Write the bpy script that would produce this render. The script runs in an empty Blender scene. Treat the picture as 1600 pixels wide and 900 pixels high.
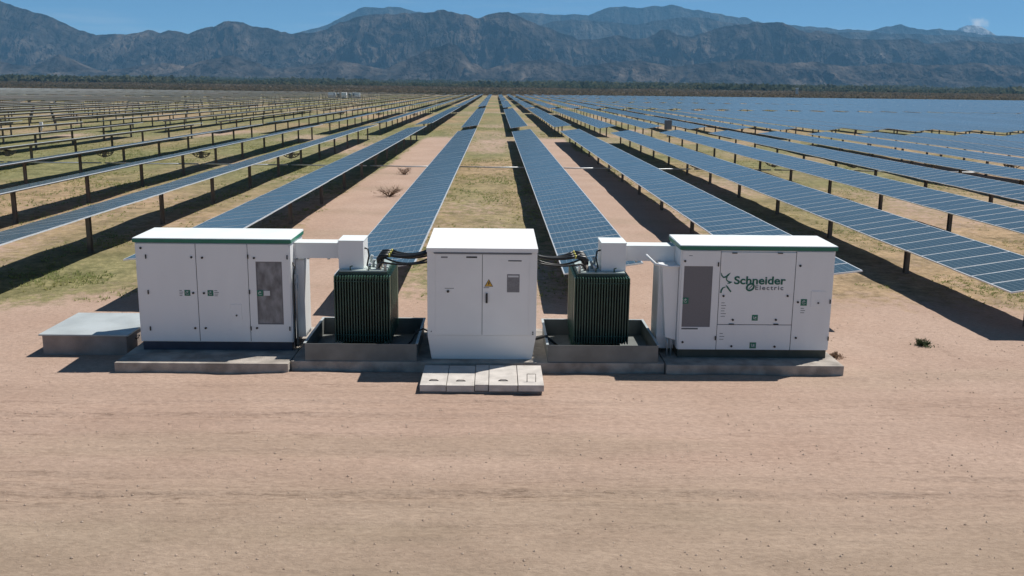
import bpy, bmesh, math, random
import numpy as np
from mathutils import Vector, Matrix

R = math.radians
random.seed(7)
rng = np.random.default_rng(11)
S = bpy.context.scene
COL = S.collection

# ------------------------------------------------------------------ camera
CAM_H, F_PX = 5.5, 1487.0
PITCH, YAW, ROLL = R(11.90), R(1.116), R(0.70)
fw = np.array([math.sin(YAW)*math.cos(PITCH), math.cos(YAW)*math.cos(PITCH), -math.sin(PITCH)])
rt = np.array([math.cos(YAW), -math.sin(YAW), 0.0])
up = np.cross(rt, fw)
RT = rt*math.cos(ROLL) + up*math.sin(ROLL)
UP = -rt*math.sin(ROLL) + up*math.cos(ROLL)
cam_d = bpy.data.cameras.new('camera')
cam = bpy.data.objects.new('camera', cam_d)
COL.objects.link(cam)
m = Matrix(((RT[0], UP[0], -fw[0], 0), (RT[1], UP[1], -fw[1], 0), (RT[2], UP[2], -fw[2], CAM_H), (0, 0, 0, 1)))
cam.matrix_world = m
cam_d.sensor_width = 36.0
cam_d.lens = 36.0*F_PX/1600.0
cam_d.clip_start = 0.1
cam_d.clip_end = 90000.0
S.camera = cam
S.render.resolution_x, S.render.resolution_y = 1024, 576

def pix_dir(x, y):
    return fw + RT*(x-800)/F_PX - UP*(y-450)/F_PX
def at_y(x, y, Y):          # photo pixel -> (X, Z) on the vertical plane at depth Y
    d = pix_dir(x, y); t = Y/d[1]
    return d[0]*t, CAM_H + d[2]*t

# ------------------------------------------------------------------ world, sun, exposure
SUN = Vector((1.27, 0.84, 2.44)).normalized()
SUN_EL = math.asin(SUN.z)
SUN_AZ = math.atan2(SUN.x, SUN.y)            # clockwise from +Y
W = bpy.data.worlds.new('World'); S.world = W; W.use_nodes = True
nt = W.node_tree; nt.nodes.clear()
out = nt.nodes.new('ShaderNodeOutputWorld'); bg = nt.nodes.new('ShaderNodeBackground')
sky = nt.nodes.new('ShaderNodeTexSky'); sky.sky_type = 'NISHITA'; sky.sun_disc = False
sky.sun_elevation = SUN_EL; sky.sun_rotation = SUN_AZ
sky.altitude = 4000; sky.air_density = 0.55; sky.dust_density = 0.0; sky.ozone_density = 5.0
tc = nt.nodes.new('ShaderNodeTexCoord')
mp = nt.nodes.new('ShaderNodeMapping'); mp.inputs['Scale'].default_value = (3.0, 3.0, 34.0)
nz = nt.nodes.new('ShaderNodeTexNoise'); nz.inputs['Scale'].default_value = 2.2; nz.inputs['Detail'].default_value = 7; nz.inputs['Roughness'].default_value = 0.62
rp = nt.nodes.new('ShaderNodeValToRGB'); rp.color_ramp.elements[0].position = 0.56; rp.color_ramp.elements[1].position = 0.85
rp.color_ramp.elements[1].color = (0.32, 0.32, 0.32, 1)
tint = nt.nodes.new('ShaderNodeMix'); tint.data_type = 'RGBA'; tint.blend_type = 'MULTIPLY'; tint.inputs[0].default_value = 1.0
tint.inputs[7].default_value = (0.94, 1.14, 1.0, 1)
mx = nt.nodes.new('ShaderNodeMix'); mx.data_type = 'RGBA'
mx.inputs[7].default_value = (7.0, 7.2, 7.4, 1)
L = nt.links.new
L(tc.outputs['Generated'], mp.inputs[0]); L(mp.outputs[0], nz.inputs['Vector']); L(nz.outputs['Fac'], rp.inputs[0])
L(sky.outputs[0], tint.inputs[6]); L(tint.outputs[2], mx.inputs[6]); L(rp.outputs[0], mx.inputs[0])
cd = pix_dir(1527, 36); cd = cd/np.linalg.norm(cd)
nrm = nt.nodes.new('ShaderNodeVectorMath'); nrm.operation = 'NORMALIZE'; L(tc.outputs['Generated'], nrm.inputs[0])
sb = nt.nodes.new('ShaderNodeVectorMath'); sb.operation = 'SUBTRACT'; L(nrm.outputs[0], sb.inputs[0]); sb.inputs[1].default_value = tuple(cd)
ms = nt.nodes.new('ShaderNodeVectorMath'); ms.operation = 'MULTIPLY'; L(sb.outputs[0], ms.inputs[0]); ms.inputs[1].default_value = (1.0, 1.0, 1.25)
ln = nt.nodes.new('ShaderNodeVectorMath'); ln.operation = 'LENGTH'; L(ms.outputs[0], ln.inputs[0])
n5 = nt.nodes.new('ShaderNodeTexNoise'); n5.inputs['Scale'].default_value = 150; n5.inputs['Detail'].default_value = 6; L(nrm.outputs[0], n5.inputs['Vector'])
ma = nt.nodes.new('ShaderNodeMath'); ma.operation = 'MULTIPLY_ADD'; L(n5.outputs['Fac'], ma.inputs[0]); ma.inputs[1].default_value = .030; ma.inputs[2].default_value = -.006
mr = nt.nodes.new('ShaderNodeMapRange'); L(ln.outputs['Value'], mr.inputs['Value']); L(ma.outputs[0], mr.inputs['From Min']); mr.inputs['From Max'].default_value = .0; mr.inputs['To Min'].default_value = 0; mr.inputs['To Max'].default_value = .85
mc2 = nt.nodes.new('ShaderNodeMix'); mc2.data_type = 'RGBA'; L(mr.outputs[0], mc2.inputs[0]); L(mx.outputs[2], mc2.inputs[6]); mc2.inputs[7].default_value = (8.5, 8.5, 8.5, 1)
L(mc2.outputs[2], bg.inputs[0]); bg.inputs[1].default_value = 0.102
L(bg.outputs[0], out.inputs[0])
sun_d = bpy.data.lights.new('sun', 'SUN'); sun_d.energy = 5.0; sun_d.angle = R(0.53); sun_d.color = (1.0, 0.955, 0.89)
sun = bpy.data.objects.new('sun', sun_d); COL.objects.link(sun)
sun.rotation_euler = SUN.to_track_quat('Z', 'Y').to_euler(); sun.location = (40, 20, 60)
S.view_settings.view_transform = 'Standard'; S.view_settings.look = 'None'
S.view_settings.exposure = 0.25; S.view_settings.gamma = 1.0; S.view_settings.use_curve_mapping = False
S.render.engine = 'CYCLES'
S.cycles.max_bounces = 6; S.cycles.volume_bounces = 0; S.cycles.use_denoising = True

# ------------------------------------------------------------------ materials
def mat(name, color=(.5, .5, .5), rough=.6, metal=0.0, var=0.0, scale=4.0, bump=0.0, bscale=30.0, spec=.5, col2=None, stretch=None, detail=6):
    M = bpy.data.materials.new(name); M.use_nodes = True
    t = M.node_tree; b = t.nodes['Principled BSDF']
    b.inputs['Roughness'].default_value = rough; b.inputs['Metallic'].default_value = metal
    b.inputs['Specular IOR Level'].default_value = spec
    g = t.nodes.new('ShaderNodeNewGeometry')
    mpn = t.nodes.new('ShaderNodeMapping')
    if stretch: mpn.inputs['Scale'].default_value = stretch
    t.links.new(g.outputs['Position'], mpn.inputs[0])
    n = t.nodes.new('ShaderNodeTexNoise'); n.inputs['Scale'].default_value = scale; n.inputs['Detail'].default_value = detail
    t.links.new(mpn.outputs[0], n.inputs['Vector'])
    r = t.nodes.new('ShaderNodeValToRGB')
    c2 = col2 or tuple(max(0, c*(1-var)) for c in color)
    c1 = color if col2 else tuple(min(1, c*(1+var*.6)) for c in color)
    r.color_ramp.elements[0].position = .35; r.color_ramp.elements[1].position = .65
    r.color_ramp.elements[0].color = (*c2, 1); r.color_ramp.elements[1].color = (*c1, 1)
    t.links.new(n.outputs['Fac'], r.inputs[0]); t.links.new(r.outputs[0], b.inputs['Base Color'])
    if bump:
        n2 = t.nodes.new('ShaderNodeTexNoise'); n2.inputs['Scale'].default_value = bscale; n2.inputs['Detail'].default_value = 5
        t.links.new(g.outputs['Position'], n2.inputs['Vector'])
        bp = t.nodes.new('ShaderNodeBump'); bp.inputs['Strength'].default_value = bump; bp.inputs['Distance'].default_value = .02
        t.links.new(n2.outputs['Fac'], bp.inputs['Height']); t.links.new(bp.outputs[0], b.inputs['Normal'])
    return M
M = {}
M['white'] = mat('white_paint', (.765, .78, .785), .42, var=.018, scale=1.3, stretch=(3, 3, .6))
M['white_roof'] = mat('white_roof', (.76, .80, .79), .5, var=.05, scale=2)
M['cream'] = mat('grey_white_paint', (.80, .80, .79), .5, var=.04, scale=1.4)
M['green'] = mat('green_trim', (.015, .16, .10), .45, var=.1)
M['logo_green'] = mat('logo_green', (.008, .115, .078), .6, var=.05)
M['logo_grey'] = mat('logo_grey', (.10, .11, .12), .6, var=.05)
M['plinth'] = mat('dark_plinth', (.03, .035, .06), .6, var=.2)
M['plinth_g'] = mat('dark_olive_plinth', (.055, .06, .045), .6, var=.2)
M['seam'] = mat('dark_seam', (.03, .03, .035), .8)
M['black'] = mat('black_plastic', (.012, .012, .013), .45)
M['cable'] = mat('black_cable', (.010, .011, .012), .4)
M['yellow'] = mat('cable_yellow', (.55, .5, .10), .5)
M['orange'] = mat('warning_yellow', (.62, .36, .05), .5, var=.05)
M['sticker'] = mat('pale_sticker', (.62, .63, .64), .5, var=.03)
M['grey_sticker'] = mat('grey_sticker', (.20, .20, .21), .5, var=.15, scale=30)
M['tgreen'] = mat('transformer_green', (.033, .080, .057), .36, var=.25, scale=3)
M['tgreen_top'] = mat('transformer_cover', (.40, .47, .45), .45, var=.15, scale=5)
M['tray'] = mat('tray_steel', (.165, .175, .168), .55, metal=.1, var=.2, scale=2.5)
M['galv'] = mat('galvanised', (.55, .57, .58), .45, metal=.6, var=.12, scale=8)
M['lid'] = mat('lid_sheet', (.40, .435, .44), .5, metal=.0, var=.12, scale=1.6)
M['alu'] = mat('aluminium_frame', (.70, .72, .73), .4, metal=.35, var=.05)
M['backsheet'] = mat('backsheet', (.30, .29, .28), .7, var=.08)
M['post'] = mat('weathered_post', (.17, .14, .118), .75, var=.4, scale=5, stretch=(1, 1, .3))
M['tube'] = mat('torque_tube', (.22, .20, .18), .6, metal=.4, var=.2)
M['concrete'] = mat('concrete', (.36, .32, .28), .9, var=.34, scale=3.2, bump=.8, bscale=40)
M['slab'] = mat('slab_concrete', (.54, .50, .46), .9, var=.16, scale=4, bump=.6, bscale=50)
M['vault'] = mat('vault_concrete', (.30, .25, .22), .9, var=.2, scale=3, bump=.5, bscale=30)
M['mesh_grey'] = mat('grey_mesh', (.17, .165, .175), .6, var=.06, scale=40)
M['porcelain'] = mat('bushing', (.30, .25, .20), .3, var=.2, scale=20)
M['dry'] = mat('dry_twig', (.30, .20, .135), .9, var=.3, scale=12)
M['grass'] = mat('grass', (.40, .37, .17), .9, col2=(.22, .27, .10), scale=.35, spec=.1)
M['stone'] = mat('stone', (.50, .39, .31), .95, col2=(.36, .255, .19), scale=7, detail=1)
M['shrub'] = mat('shrub_leaf', (.120, .120, .068), .9, col2=(.050, .070, .040), scale=.018, spec=.1)
M['leaf'] = mat('leaf', (.10, .13, .06), .8, var=.3, scale=9, spec=.2)

def translucent(Mt, f):
    t = Mt.node_tree; b = t.nodes['Principled BSDF']; o = t.nodes['Material Output']
    tr = t.nodes.new('ShaderNodeBsdfTranslucent'); mxs = t.nodes.new('ShaderNodeMixShader'); mxs.inputs[0].default_value = f
    src = b.inputs['Base Color'].links[0].from_socket
    t.links.new(src, tr.inputs[0]); t.links.new(b.outputs[0], mxs.inputs[1]); t.links.new(tr.outputs[0], mxs.inputs[2]); t.links.new(mxs.outputs[0], o.inputs['Surface'])
for k_ in ('grass', 'leaf', 'shrub', 'brush', 'dry'):
    if k_ in M: translucent(M[k_], .45)
def glass_window():
    Mt = mat('dark_window', (.27, .275, .29), .38, var=.0, col2=(.11, .11, .12), scale=3.2, stretch=(2.2, 1, 1.1), detail=3)
    return Mt
M['window'] = glass_window()

def pv(name, far):
    Mt = bpy.data.materials.new(name); Mt.use_nodes = True
    t = Mt.node_tree; b = t.nodes['Principled BSDF']; Lk = t.links.new
    uv = t.nodes.new('ShaderNodeUVMap'); uv.uv_map = 'UVMap'
    sp = t.nodes.new('ShaderNodeSeparateXYZ'); Lk(uv.outputs[0], sp.inputs[0])
    def line(sock, n, w):
        a = t.nodes.new('ShaderNodeMath'); a.operation = 'MULTIPLY'; Lk(sock, a.inputs[0]); a.inputs[1].default_value = n
        f = t.nodes.new('ShaderNodeMath'); f.operation = 'FRACT'; Lk(a.outputs[0], f.inputs[0])
        s = t.nodes.new('ShaderNodeMath'); s.operation = 'SUBTRACT'; Lk(f.outputs[0], s.inputs[0]); s.inputs[1].default_value = .5
        ab = t.nodes.new('ShaderNodeMath'); ab.operation = 'ABSOLUTE'; Lk(s.outputs[0], ab.inputs[0])
        g = t.nodes.new('ShaderNodeMath'); g.operation = 'GREATER_THAN'; Lk(ab.outputs[0], g.inputs[0]); g.inputs[1].default_value = .5 - w
        return g.outputs[0]
    l1 = line(sp.outputs[0], 12, .035); l2 = line(sp.outputs[1], 6, .035)
    mxx = t.nodes.new('ShaderNodeMath'); mxx.operation = 'MAXIMUM'; Lk(l1, mxx.inputs[0]); Lk(l2, mxx.inputs[1])
    g = t.nodes.new('ShaderNodeNewGeometry')
    n = t.nodes.new('ShaderNodeTexNoise'); n.inputs['Scale'].default_value = .55; Lk(g.outputs['Position'], n.inputs['Vector'])
    r = t.nodes.new('ShaderNodeValToRGB'); r.color_ramp.elements[0].position = .3; r.color_ramp.elements[1].position = .7
    r.color_ramp.elements[0].color = (.012, .025, .026, 1); r.color_ramp.elements[1].color = (.019, .036, .037, 1)
    Lk(n.outputs['Fac'], r.inputs[0])
    mc = t.nodes.new('ShaderNodeMix'); mc.data_type = 'RGBA'
    Lk(mxx.outputs[0], mc.inputs[0]); Lk(r.outputs[0], mc.inputs[6]); mc.inputs[7].default_value = (.15, .19, .20, 1)
    last = mc.outputs[2]
    if far:
        l3 = line(sp.outputs[1], 1, .035)
        m2 = t.nodes.new('ShaderNodeMix'); m2.data_type = 'RGBA'
        Lk(l3, m2.inputs[0]); Lk(last, m2.inputs[6]); m2.inputs[7].default_value = (.6, .62, .63, 1); last = m2.outputs[2]
    Lk(last, b.inputs['Base Color'])
    b.inputs['Roughness'].default_value = .17; b.inputs['IOR'].default_value = 1.5
    b.inputs['Specular Tint'].default_value = (.95, 1.0, .68, 1); b.inputs['Sheen Weight'].default_value = .11; b.inputs['Sheen Roughness'].default_value = .45; b.inputs['Sheen Tint'].default_value = (.9, .88, .85, 1)   # dust film
    return Mt
M['pv'] = pv('solar_cells', False)
M['pv_far'] = pv('solar_cells_far', True)

# ------------------------------------------------------------------ noise helpers (numpy)
def _h(ix, iy, seed):
    n = (ix.astype(np.int64)*374761393 + iy.astype(np.int64)*668265263 + seed*982451653) & 0xffffffff
    n = ((n ^ (n >> 13))*1274126177) & 0xffffffff
    n = (n ^ (n >> 16)) & 0xffff
    return n/65535.0
def vnoise(x, y, seed=0):
    x = np.asarray(x, float); y = np.asarray(y, float); x, y = np.broadcast_arrays(x, y)
    ix = np.floor(x); iy = np.floor(y); fx = x-ix; fy = y-iy
    fx = fx*fx*fx*(fx*(fx*6-15)+10); fy = fy*fy*fy*(fy*(fy*6-15)+10)
    a = _h(ix, iy, seed); b = _h(ix+1, iy, seed); c = _h(ix, iy+1, seed); d = _h(ix+1, iy+1, seed)
    return (a*(1-fx)+b*fx)*(1-fy) + (c*(1-fx)+d*fx)*fy
def fbm(x, y, oct=4, seed=0, gain=.5):
    s = 0; a = 1; tot = 0
    for o in range(oct):
        s = s + a*(vnoise(x*2**o + 17.3*o, y*2**o - 9.1*o, seed+o)-.5)*2; tot += a; a *= gain
    return s/tot
def ridged(x, y, oct=5, seed=0, gain=.55):
    s = 0; a = 1; tot = 0
    for o in range(oct):
        s = s + a*(1-np.abs(vnoise(x*2**o+31.7*o, y*2**o+5.3*o, seed+o)*2-1)); tot += a; a *= gain
    return s/tot
def sstep(a, b, x):
    t = np.clip((x-a)/(b-a), 0, 1); return t*t*(3-2*t)

# ------------------------------------------------------------------ mesh helpers
def link(o, parent=None):
    COL.objects.link(o)
    if parent is not None: o.parent = parent
    return o
def mesh_obj(name, me, parent=None):
    return link(bpy.data.objects.new(name, me), parent)
def empty(name, loc=(0, 0, 0), rz=0.0):
    o = bpy.data.objects.new(name, None); COL.objects.link(o); o.location = loc; o.rotation_euler = (0, 0, rz)
    o.empty_display_size = .2
    return o
def tag(o, label=None, cat=None, group=None, kind=None):
    if label: o['label'] = label
    if cat: o['category'] = cat
    if group: o['group'] = group
    if kind: o['kind'] = kind
    return o
def np_mesh(name, verts, faces, mats, fmat=None, uvs=None, smooth=False):
    me = bpy.data.meshes.new(name)
    verts = np.asarray(verts, np.float32); faces = np.asarray(faces, np.int32)
    k = faces.shape[1]
    me.vertices.add(len(verts)); me.vertices.foreach_set('co', verts.ravel())
    me.loops.add(faces.size); me.loops.foreach_set('vertex_index', faces.ravel())
    me.polygons.add(len(faces)); me.polygons.foreach_set('loop_start', np.arange(0, faces.size, k, dtype=np.int32))
    try: me.polygons.foreach_set('loop_total', np.full(len(faces), k, np.int32))
    except Exception: pass
    for mt in mats: me.materials.append(mt)
    if fmat is not None: me.polygons.foreach_set('material_index', np.asarray(fmat, np.int32))
    me.polygons.foreach_set('use_smooth', np.full(len(faces), smooth, bool))
    if uvs is not None:
        l = me.uv_layers.new(name='UVMap'); l.data.foreach_set('uv', np.asarray(uvs, np.float32).ravel())
    me.update(calc_edges=True); me.validate()
    return me

class B:
    """collects shapes into one bmesh and links them as one mesh object"""
    def __init__(s): s.bm = bmesh.new()
    def box(s, x0, x1, y0, y1, z0, z1, bevel=0.0):
        v = [s.bm.verts.new(p) for p in ((x0,y0,z0),(x1,y0,z0),(x1,y1,z0),(x0,y1,z0),(x0,y0,z1),(x1,y0,z1),(x1,y1,z1),(x0,y1,z1))]
        fs = [s.bm.faces.new([v[i] for i in q]) for q in ((0,3,2,1),(4,5,6,7),(0,1,5,4),(1,2,6,5),(2,3,7,6),(3,0,4,7))]
        if bevel:
            es = list({e for f in fs for e in f.edges})
            bmesh.ops.bevel(s.bm, geom=es, offset=bevel, segments=2, affect='EDGES', profile=.7)
        return s
    def hull(s, bottom, top):          # two equal rings of points
        n = len(bottom)
        a = [s.bm.verts.new(p) for p in bottom]; b = [s.bm.verts.new(p) for p in top]
        s.bm.faces.new(a[::-1]); s.bm.faces.new(b)
        for i in range(n): s.bm.faces.new((a[i], a[(i+1) % n], b[(i+1) % n], b[i]))
        return s
    def tube(s, pts, r, n=8, cap=True):
        pts = [Vector(p) for p in pts]; rs = r if isinstance(r, (list, tuple)) else [r]*len(pts)
        rings = []; prev = None
        for i, p in enumerate(pts):
            d = (pts[min(i+1, len(pts)-1)]-pts[max(i-1, 0)]).normalized()
            if prev is None:
                a = d.orthogonal().normalized()
            else:
                a = (prev - d*prev.dot(d)).normalized()
            prev = a; b = d.cross(a)
            rings.append([s.bm.verts.new(p+(a*math.cos(2*math.pi*k/n)+b*math.sin(2*math.pi*k/n))*rs[i]) for k in range(n)])
        for i in range(len(rings)-1):
            for k in range(n):
                f = s.bm.faces.new((rings[i][k], rings[i][(k+1) % n], rings[i+1][(k+1) % n], rings[i+1][k])); f.smooth = True
        if cap: s.bm.faces.new(rings[0][::-1]); s.bm.faces.new(rings[-1])
        return s
    def prism(s, pts, y0, y1):         # polygon in XZ extruded along Y
        n = len(pts)
        return s.hull([(p[0], y1, p[1]) for p in pts], [(p[0], y0, p[1]) for p in pts])
    def build(s, name, material, parent=None):
        bmesh.ops.recalc_face_normals(s.bm, faces=s.bm.faces[:])
        me = bpy.data.meshes.new(name); s.bm.to_mesh(me); s.bm.free(); me.materials.append(material)
        return mesh_obj(name, me, parent)
def arc(p0, p1, sag, n=10, side=(0, 0, -1)):
    p0 = Vector(p0); p1 = Vector(p1); sd = Vector(side)
    return [p0.lerp(p1, i/n) + sd*sag*4*(i/n)*(1-i/n) for i in range(n+1)]
def copy_tree(o, parent=None):
    c = o.copy(); COL.objects.link(c); c.parent = parent
    for ch in list(o.children): copy_tree(ch, c)
    return c

# ------------------------------------------------------------------ ground
def veg(x, y):
    """share of dry grass cover, 0..1 (bare on the service road and on the two sandy lanes)"""
    ax = np.abs(x - .0)
    lane = sstep(2.4, 3.1, ax)*(1-sstep(7.0, 8.3, ax + .5*fbm(x*.2, y*.12, 3, 61)))*(1-sstep(100, 112, y))
    v = .70 + .55*fbm(x*.16, y*.07, 4, 21)
    v = v*(1-lane*.96)
    v = v*sstep(21.5, 27.5, y + 1.5*fbm(x*.25, y*.25, 3, 33) + .22*(np.abs(x) - 8)*(np.abs(x) > 8)*1.0)
    return np.clip(v, 0, 1)
TRACKS = [(16.05, .006, .0030, .6), (15.35, -.004, .0022, .9), (14.55, .010, .0012, .5), (13.65, -.012, .0020, .7), (12.75, .004, -.0014, .9), (12.15, .010, -.0020, 1.0), (11.2, -.010, .0010, .5), (17.1, .018, .0060, .5)]
def ruts(x, y):
    z = 0*x; c = 0*x
    for k, (y0, a, b, am) in enumerate(TRACKS):
        yc = y0 + a*x + b*x*np.abs(x)*.6 + b*x*x*.5 + .10*fbm(x*.11, x*0+k, 3, 40+k)
        d = y - yc; am_ = am*np.clip(.75 + 1.1*fbm(x*.25, x*0+3*k, 3, 140+k), 0, 1.3)
        lug = 1 + .35*np.sin(x*26 + 5*np.sin(d*9))
        z = z - am_*.020*np.exp(-(d/.11)**2)*lug + am_*.014*np.exp(-((np.abs(d)-.21)/.065)**2)*(1+.8*fbm(x*2.2, y*2.2, 2, 160+k))
        c = c + am_*(.45*np.exp(-(d/.15)**2) + .9*np.exp(-((np.abs(d)-.14)/.045)**2))
    return z, c
def gz(x, y):
    x = np.asarray(x, float); y = np.asarray(y, float)
    road = 1-sstep(16.5, 18.5, y)
    z = road*(ruts(x, y)[0] + .013*fbm(x*.10, y*1.3, 4, 1) + .010*fbm(x*.30, y*3.1, 3, 5))
    z = z + .022*fbm(x*.7, y*.8, 5, 2) + .010*fbm(x*3.6, y*4.5, 4, 3, .6)
    z = z + sstep(24, 32, y)*.085*fbm(x*.33, y*.2, 3, 4)
    eq = (np.abs(x) < 9.8)*sstep(17.0, 17.7, y)*(1-sstep(21, 22, y))
    z = z*(1-.7*eq) - .012*eq
    z = z + .055*np.exp(-((y-17.83)/.13)**2)*np.clip(.45 + .9*fbm(x*.8, y*.5, 3, 55), 0, 1)*(np.abs(x + .2) < 7.6)*(np.abs(x+.2) > 1.5)
    z = z + np.maximum(0, y-620)*.0072*sstep(600, 900, y)
    z = z + sstep(700, 1500, y)*1.5*fbm(x*.004, y*.004, 3, 9)
    return z
def lines(a, b, step, lim_lo, lim_hi, grow):
    mid = list(np.arange(a, b+1e-6, step))
    lo = []; p = a; d = step
    while p > lim_lo: d *= grow; p -= d; lo.append(p)
    hi = []; p = mid[-1]; d = step
    while p < lim_hi: d *= grow; p += d; hi.append(p)
    return np.array(lo[::-1]+mid+hi)
gx = lines(-11, 11, .07, -9000, 9000, 1.055)
gy = lines(9.2, 21.5, .045, -300, 7000, 1.028)
XX, YY = np.meshgrid(gx, gy)
ZZ = gz(XX, YY)
nx, ny = len(gx), len(gy)
idx = np.arange(nx*ny).reshape(ny, nx)
fc = np.stack([idx[:-1, :-1], idx[:-1, 1:], idx[1:, 1:], idx[1:, :-1]], -1).reshape(-1, 4)

def ground_material():
    Mt = bpy.data.materials.new('desert_ground'); Mt.use_nodes = True
    t = Mt.node_tree; b = t.nodes['Principled BSDF']; Lk = t.links.new
    b.inputs['Roughness'].default_value = .95; b.inputs['Specular IOR Level'].default_value = .15
    g = t.nodes.new('ShaderNodeNewGeometry')
    at = t.nodes.new('ShaderNodeAttribute'); at.attribute_name = 'cover'
    sp = t.nodes.new('ShaderNodeSeparateColor'); Lk(at.outputs['Color'], sp.inputs[0])
    def noise(scale, stretch=(1, 1, 1), det=6, ro=.55):
        mpn = t.nodes.new('ShaderNodeMapping'); mpn.inputs['Scale'].default_value = stretch
        Lk(g.outputs['Position'], mpn.inputs[0])
        n = t.nodes.new('ShaderNodeTexNoise'); n.inputs['Scale'].default_value = scale; n.inputs['Detail'].default_value = det; n.inputs['Roughness'].default_value = ro
        Lk(mpn.outputs[0], n.inputs['Vector']); return n.outputs['Fac']
    def ramp(f, p0, c0, p1, c1):
        r = t.nodes.new('ShaderNodeValToRGB'); r.color_ramp.elements[0].position = p0; r.color_ramp.elements[1].position = p1
        r.color_ramp.elements[0].color = (*c0, 1); r.color_ramp.elements[1].color = (*c1, 1); Lk(f, r.inputs[0]); return r.outputs[0]
    def mix(f, a, c, bt='MIX'):
        mn = t.nodes.new('ShaderNodeMix'); mn.data_type = 'RGBA'; mn.blend_type = bt
        if isinstance(f, float): mn.inputs[0].default_value = f
        else: Lk(f, mn.inputs[0])
        for s_, k in ((a, 6), (c, 7)):
            if isinstance(s_, tuple): mn.inputs[k].default_value = (*s_, 1)
            else: Lk(s_, mn.inputs[k])
        return mn.outputs[2]
    zn = t.nodes.new('ShaderNodeAttribute'); zn.attribute_name = 'zone'
    zs = t.nodes.new('ShaderNodeSeparateColor'); Lk(zn.outputs['Color'], zs.inputs[0])
    sand = ramp(noise(.35), .35, (.385, .272, .212), .65, (.432, .315, .250))
    grey = ramp(noise(.8, (.5, 1, 1), 7, .65), .35, (.305, .230, .170), .65, (.372, .285, .214))
    sand = mix(zs.outputs[1], sand, grey)
    dash = ramp(noise(1.0, (1.6, 15, 1), 7, .70), .50, (1.03, 1.03, 1.03), .68, (.56, .53, .50))
    dash2 = ramp(noise(1.0, (8, 38, 1), 5, .72), .50, (1.02, 1.02, 1.02), .66, (.68, .66, .64))
    dsh = mix(1.0, dash, dash2, 'MULTIPLY')
    pale = ramp(noise(1.0, (3.2, 17, 1), 5, .7), .60, (1, 1, 1), .72, (1.16, 1.16, 1.17))
    sand = mix(zs.outputs[2], sand, mix(1.0, sand, dsh, 'MULTIPLY')); sand = mix(1.0, sand, pale, 'MULTIPLY')
    track = ramp(noise(.9, (.11, 1.3, 1), 7, .6), .36, (.94, .94, .935), .62, (1.03, 1.03, 1.03))
    fine = ramp(noise(14, (.6, 1, 1), 6, .7), .30, (.80, .79, .78), .62, (1.08, 1.08, 1.08))
    sand = mix(sp.outputs[1], sand, mix(1.0, sand, track, 'MULTIPLY'))
    speck = ramp(noise(75, (1, 1, 1), 2, .5), .66, (1, 1, 1), .74, (.62, .58, .55))
    straw = ramp(noise(2.6, (1, 1, 1), 8, .78), .36, (.205, .148, .090), .60, (.41, .302, .20))
    green = ramp(noise(3.1, (1, 1, 1), 8, .78), .36, (.100, .112, .050), .62, (.275, .255, .135))
    vg = mix(sp.outputs[2], straw, green)
    vg = mix(1.0, vg, ramp(noise(.75, (1, .8, 1), 7, .72), .36, (.66, .68, .62), .60, (1.18, 1.15, 1.10)), 'MULTIPLY')
    a = t.nodes.new('ShaderNodeMath'); a.operation = 'ADD'; Lk(sp.outputs[0], a.inputs[0])
    nn = t.nodes.new('ShaderNodeMath'); nn.operation = 'MULTIPLY_ADD'; Lk(noise(2.3, (1, .8, 1), 8, .75), nn.inputs[0]); nn.inputs[1].default_value = 1.6; nn.inputs[2].default_value = -.8
    Lk(nn.outputs[0], a.inputs[1])
    k = ramp(a.outputs[0], .28, (0, 0, 0), .62, (1, 1, 1))
    c = mix(k, sand, vg)
    c = mix(zs.outputs[0], c, ramp(noise(.02, (1, 1, 1), 6, .65), .35, (.060, .055, .036), .65, (.125, .095, .062)))
    c = mix(1.0, c, fine, 'MULTIPLY'); c = mix(1.0, c, speck, 'MULTIPLY')
    Lk(c, b.inputs['Base Color'])
    bp = t.nodes.new('ShaderNodeBump'); bp.inputs['Strength'].default_value = .8; bp.inputs['Distance'].default_value = .035
    Lk(noise(16, (.55, 1, 1), 8, .72), bp.inputs['Height']); Lk(bp.outputs[0], b.inputs['Normal'])
    return Mt
M['ground'] = ground_material()
me = np_mesh('ground', np.stack([XX, YY, ZZ], -1).reshape(-1, 3), fc, [M['ground']], smooth=True)
ca = me.color_attributes.new('cover', 'FLOAT_COLOR', 'POINT')
cv = np.ones((nx*ny, 4), np.float32)
cv[:, 0] = veg(XX, YY).ravel()*np.where(YY.ravel() > 600, .8, 1)
cv[:, 1] = (1-sstep(18, 22, YY)).ravel()
cv[:, 2] = np.clip(.50+1.5*fbm(XX*.09, YY*.045, 3, 71) + .25*sstep(60, 120, YY) + .24*(1-sstep(-2, 6, XX)) - .22*sstep(7, 12, XX)*(YY < 110), 0, 1).ravel()
ca.data.foreach_set('color', cv.ravel())
zo = me.color_attributes.new('zone', 'FLOAT_COLOR', 'POINT')
zv = np.ones((nx*ny, 4), np.float32)
zv[:, 0] = sstep(645, 675, YY).ravel()
zv[:, 1] = np.clip(.85*(1-sstep(10.4, 14.0, YY + 1.1*fbm(XX*.16, YY*.5, 4, 81))) + .5*sstep(.15, .6, fbm(XX*.12, YY*.5, 3, 83)), 0, 1).ravel()
bands = .35 + sum(a*np.exp(-((YY - c - .25*fbm(XX*.12, YY*0 + c, 3, 85))/w)**2) for c, w, a in ((16.1, .22, .9), (15.55, .3, .7), (14.6, .25, .5), (13.6, .2, .5), (12.45, .28, .9), (11.9, .3, .6)))
bands = bands*.7 + .8*ruts(XX, np.clip(YY, 0, 40))[1]*(YY < 20)
zv[:, 2] = np.clip(bands*(.65 + 1.1*fbm(XX*.22, YY*.8, 4, 87)), 0, 1).ravel()*(1-sstep(17, 24, YY)*.55).ravel()
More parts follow.
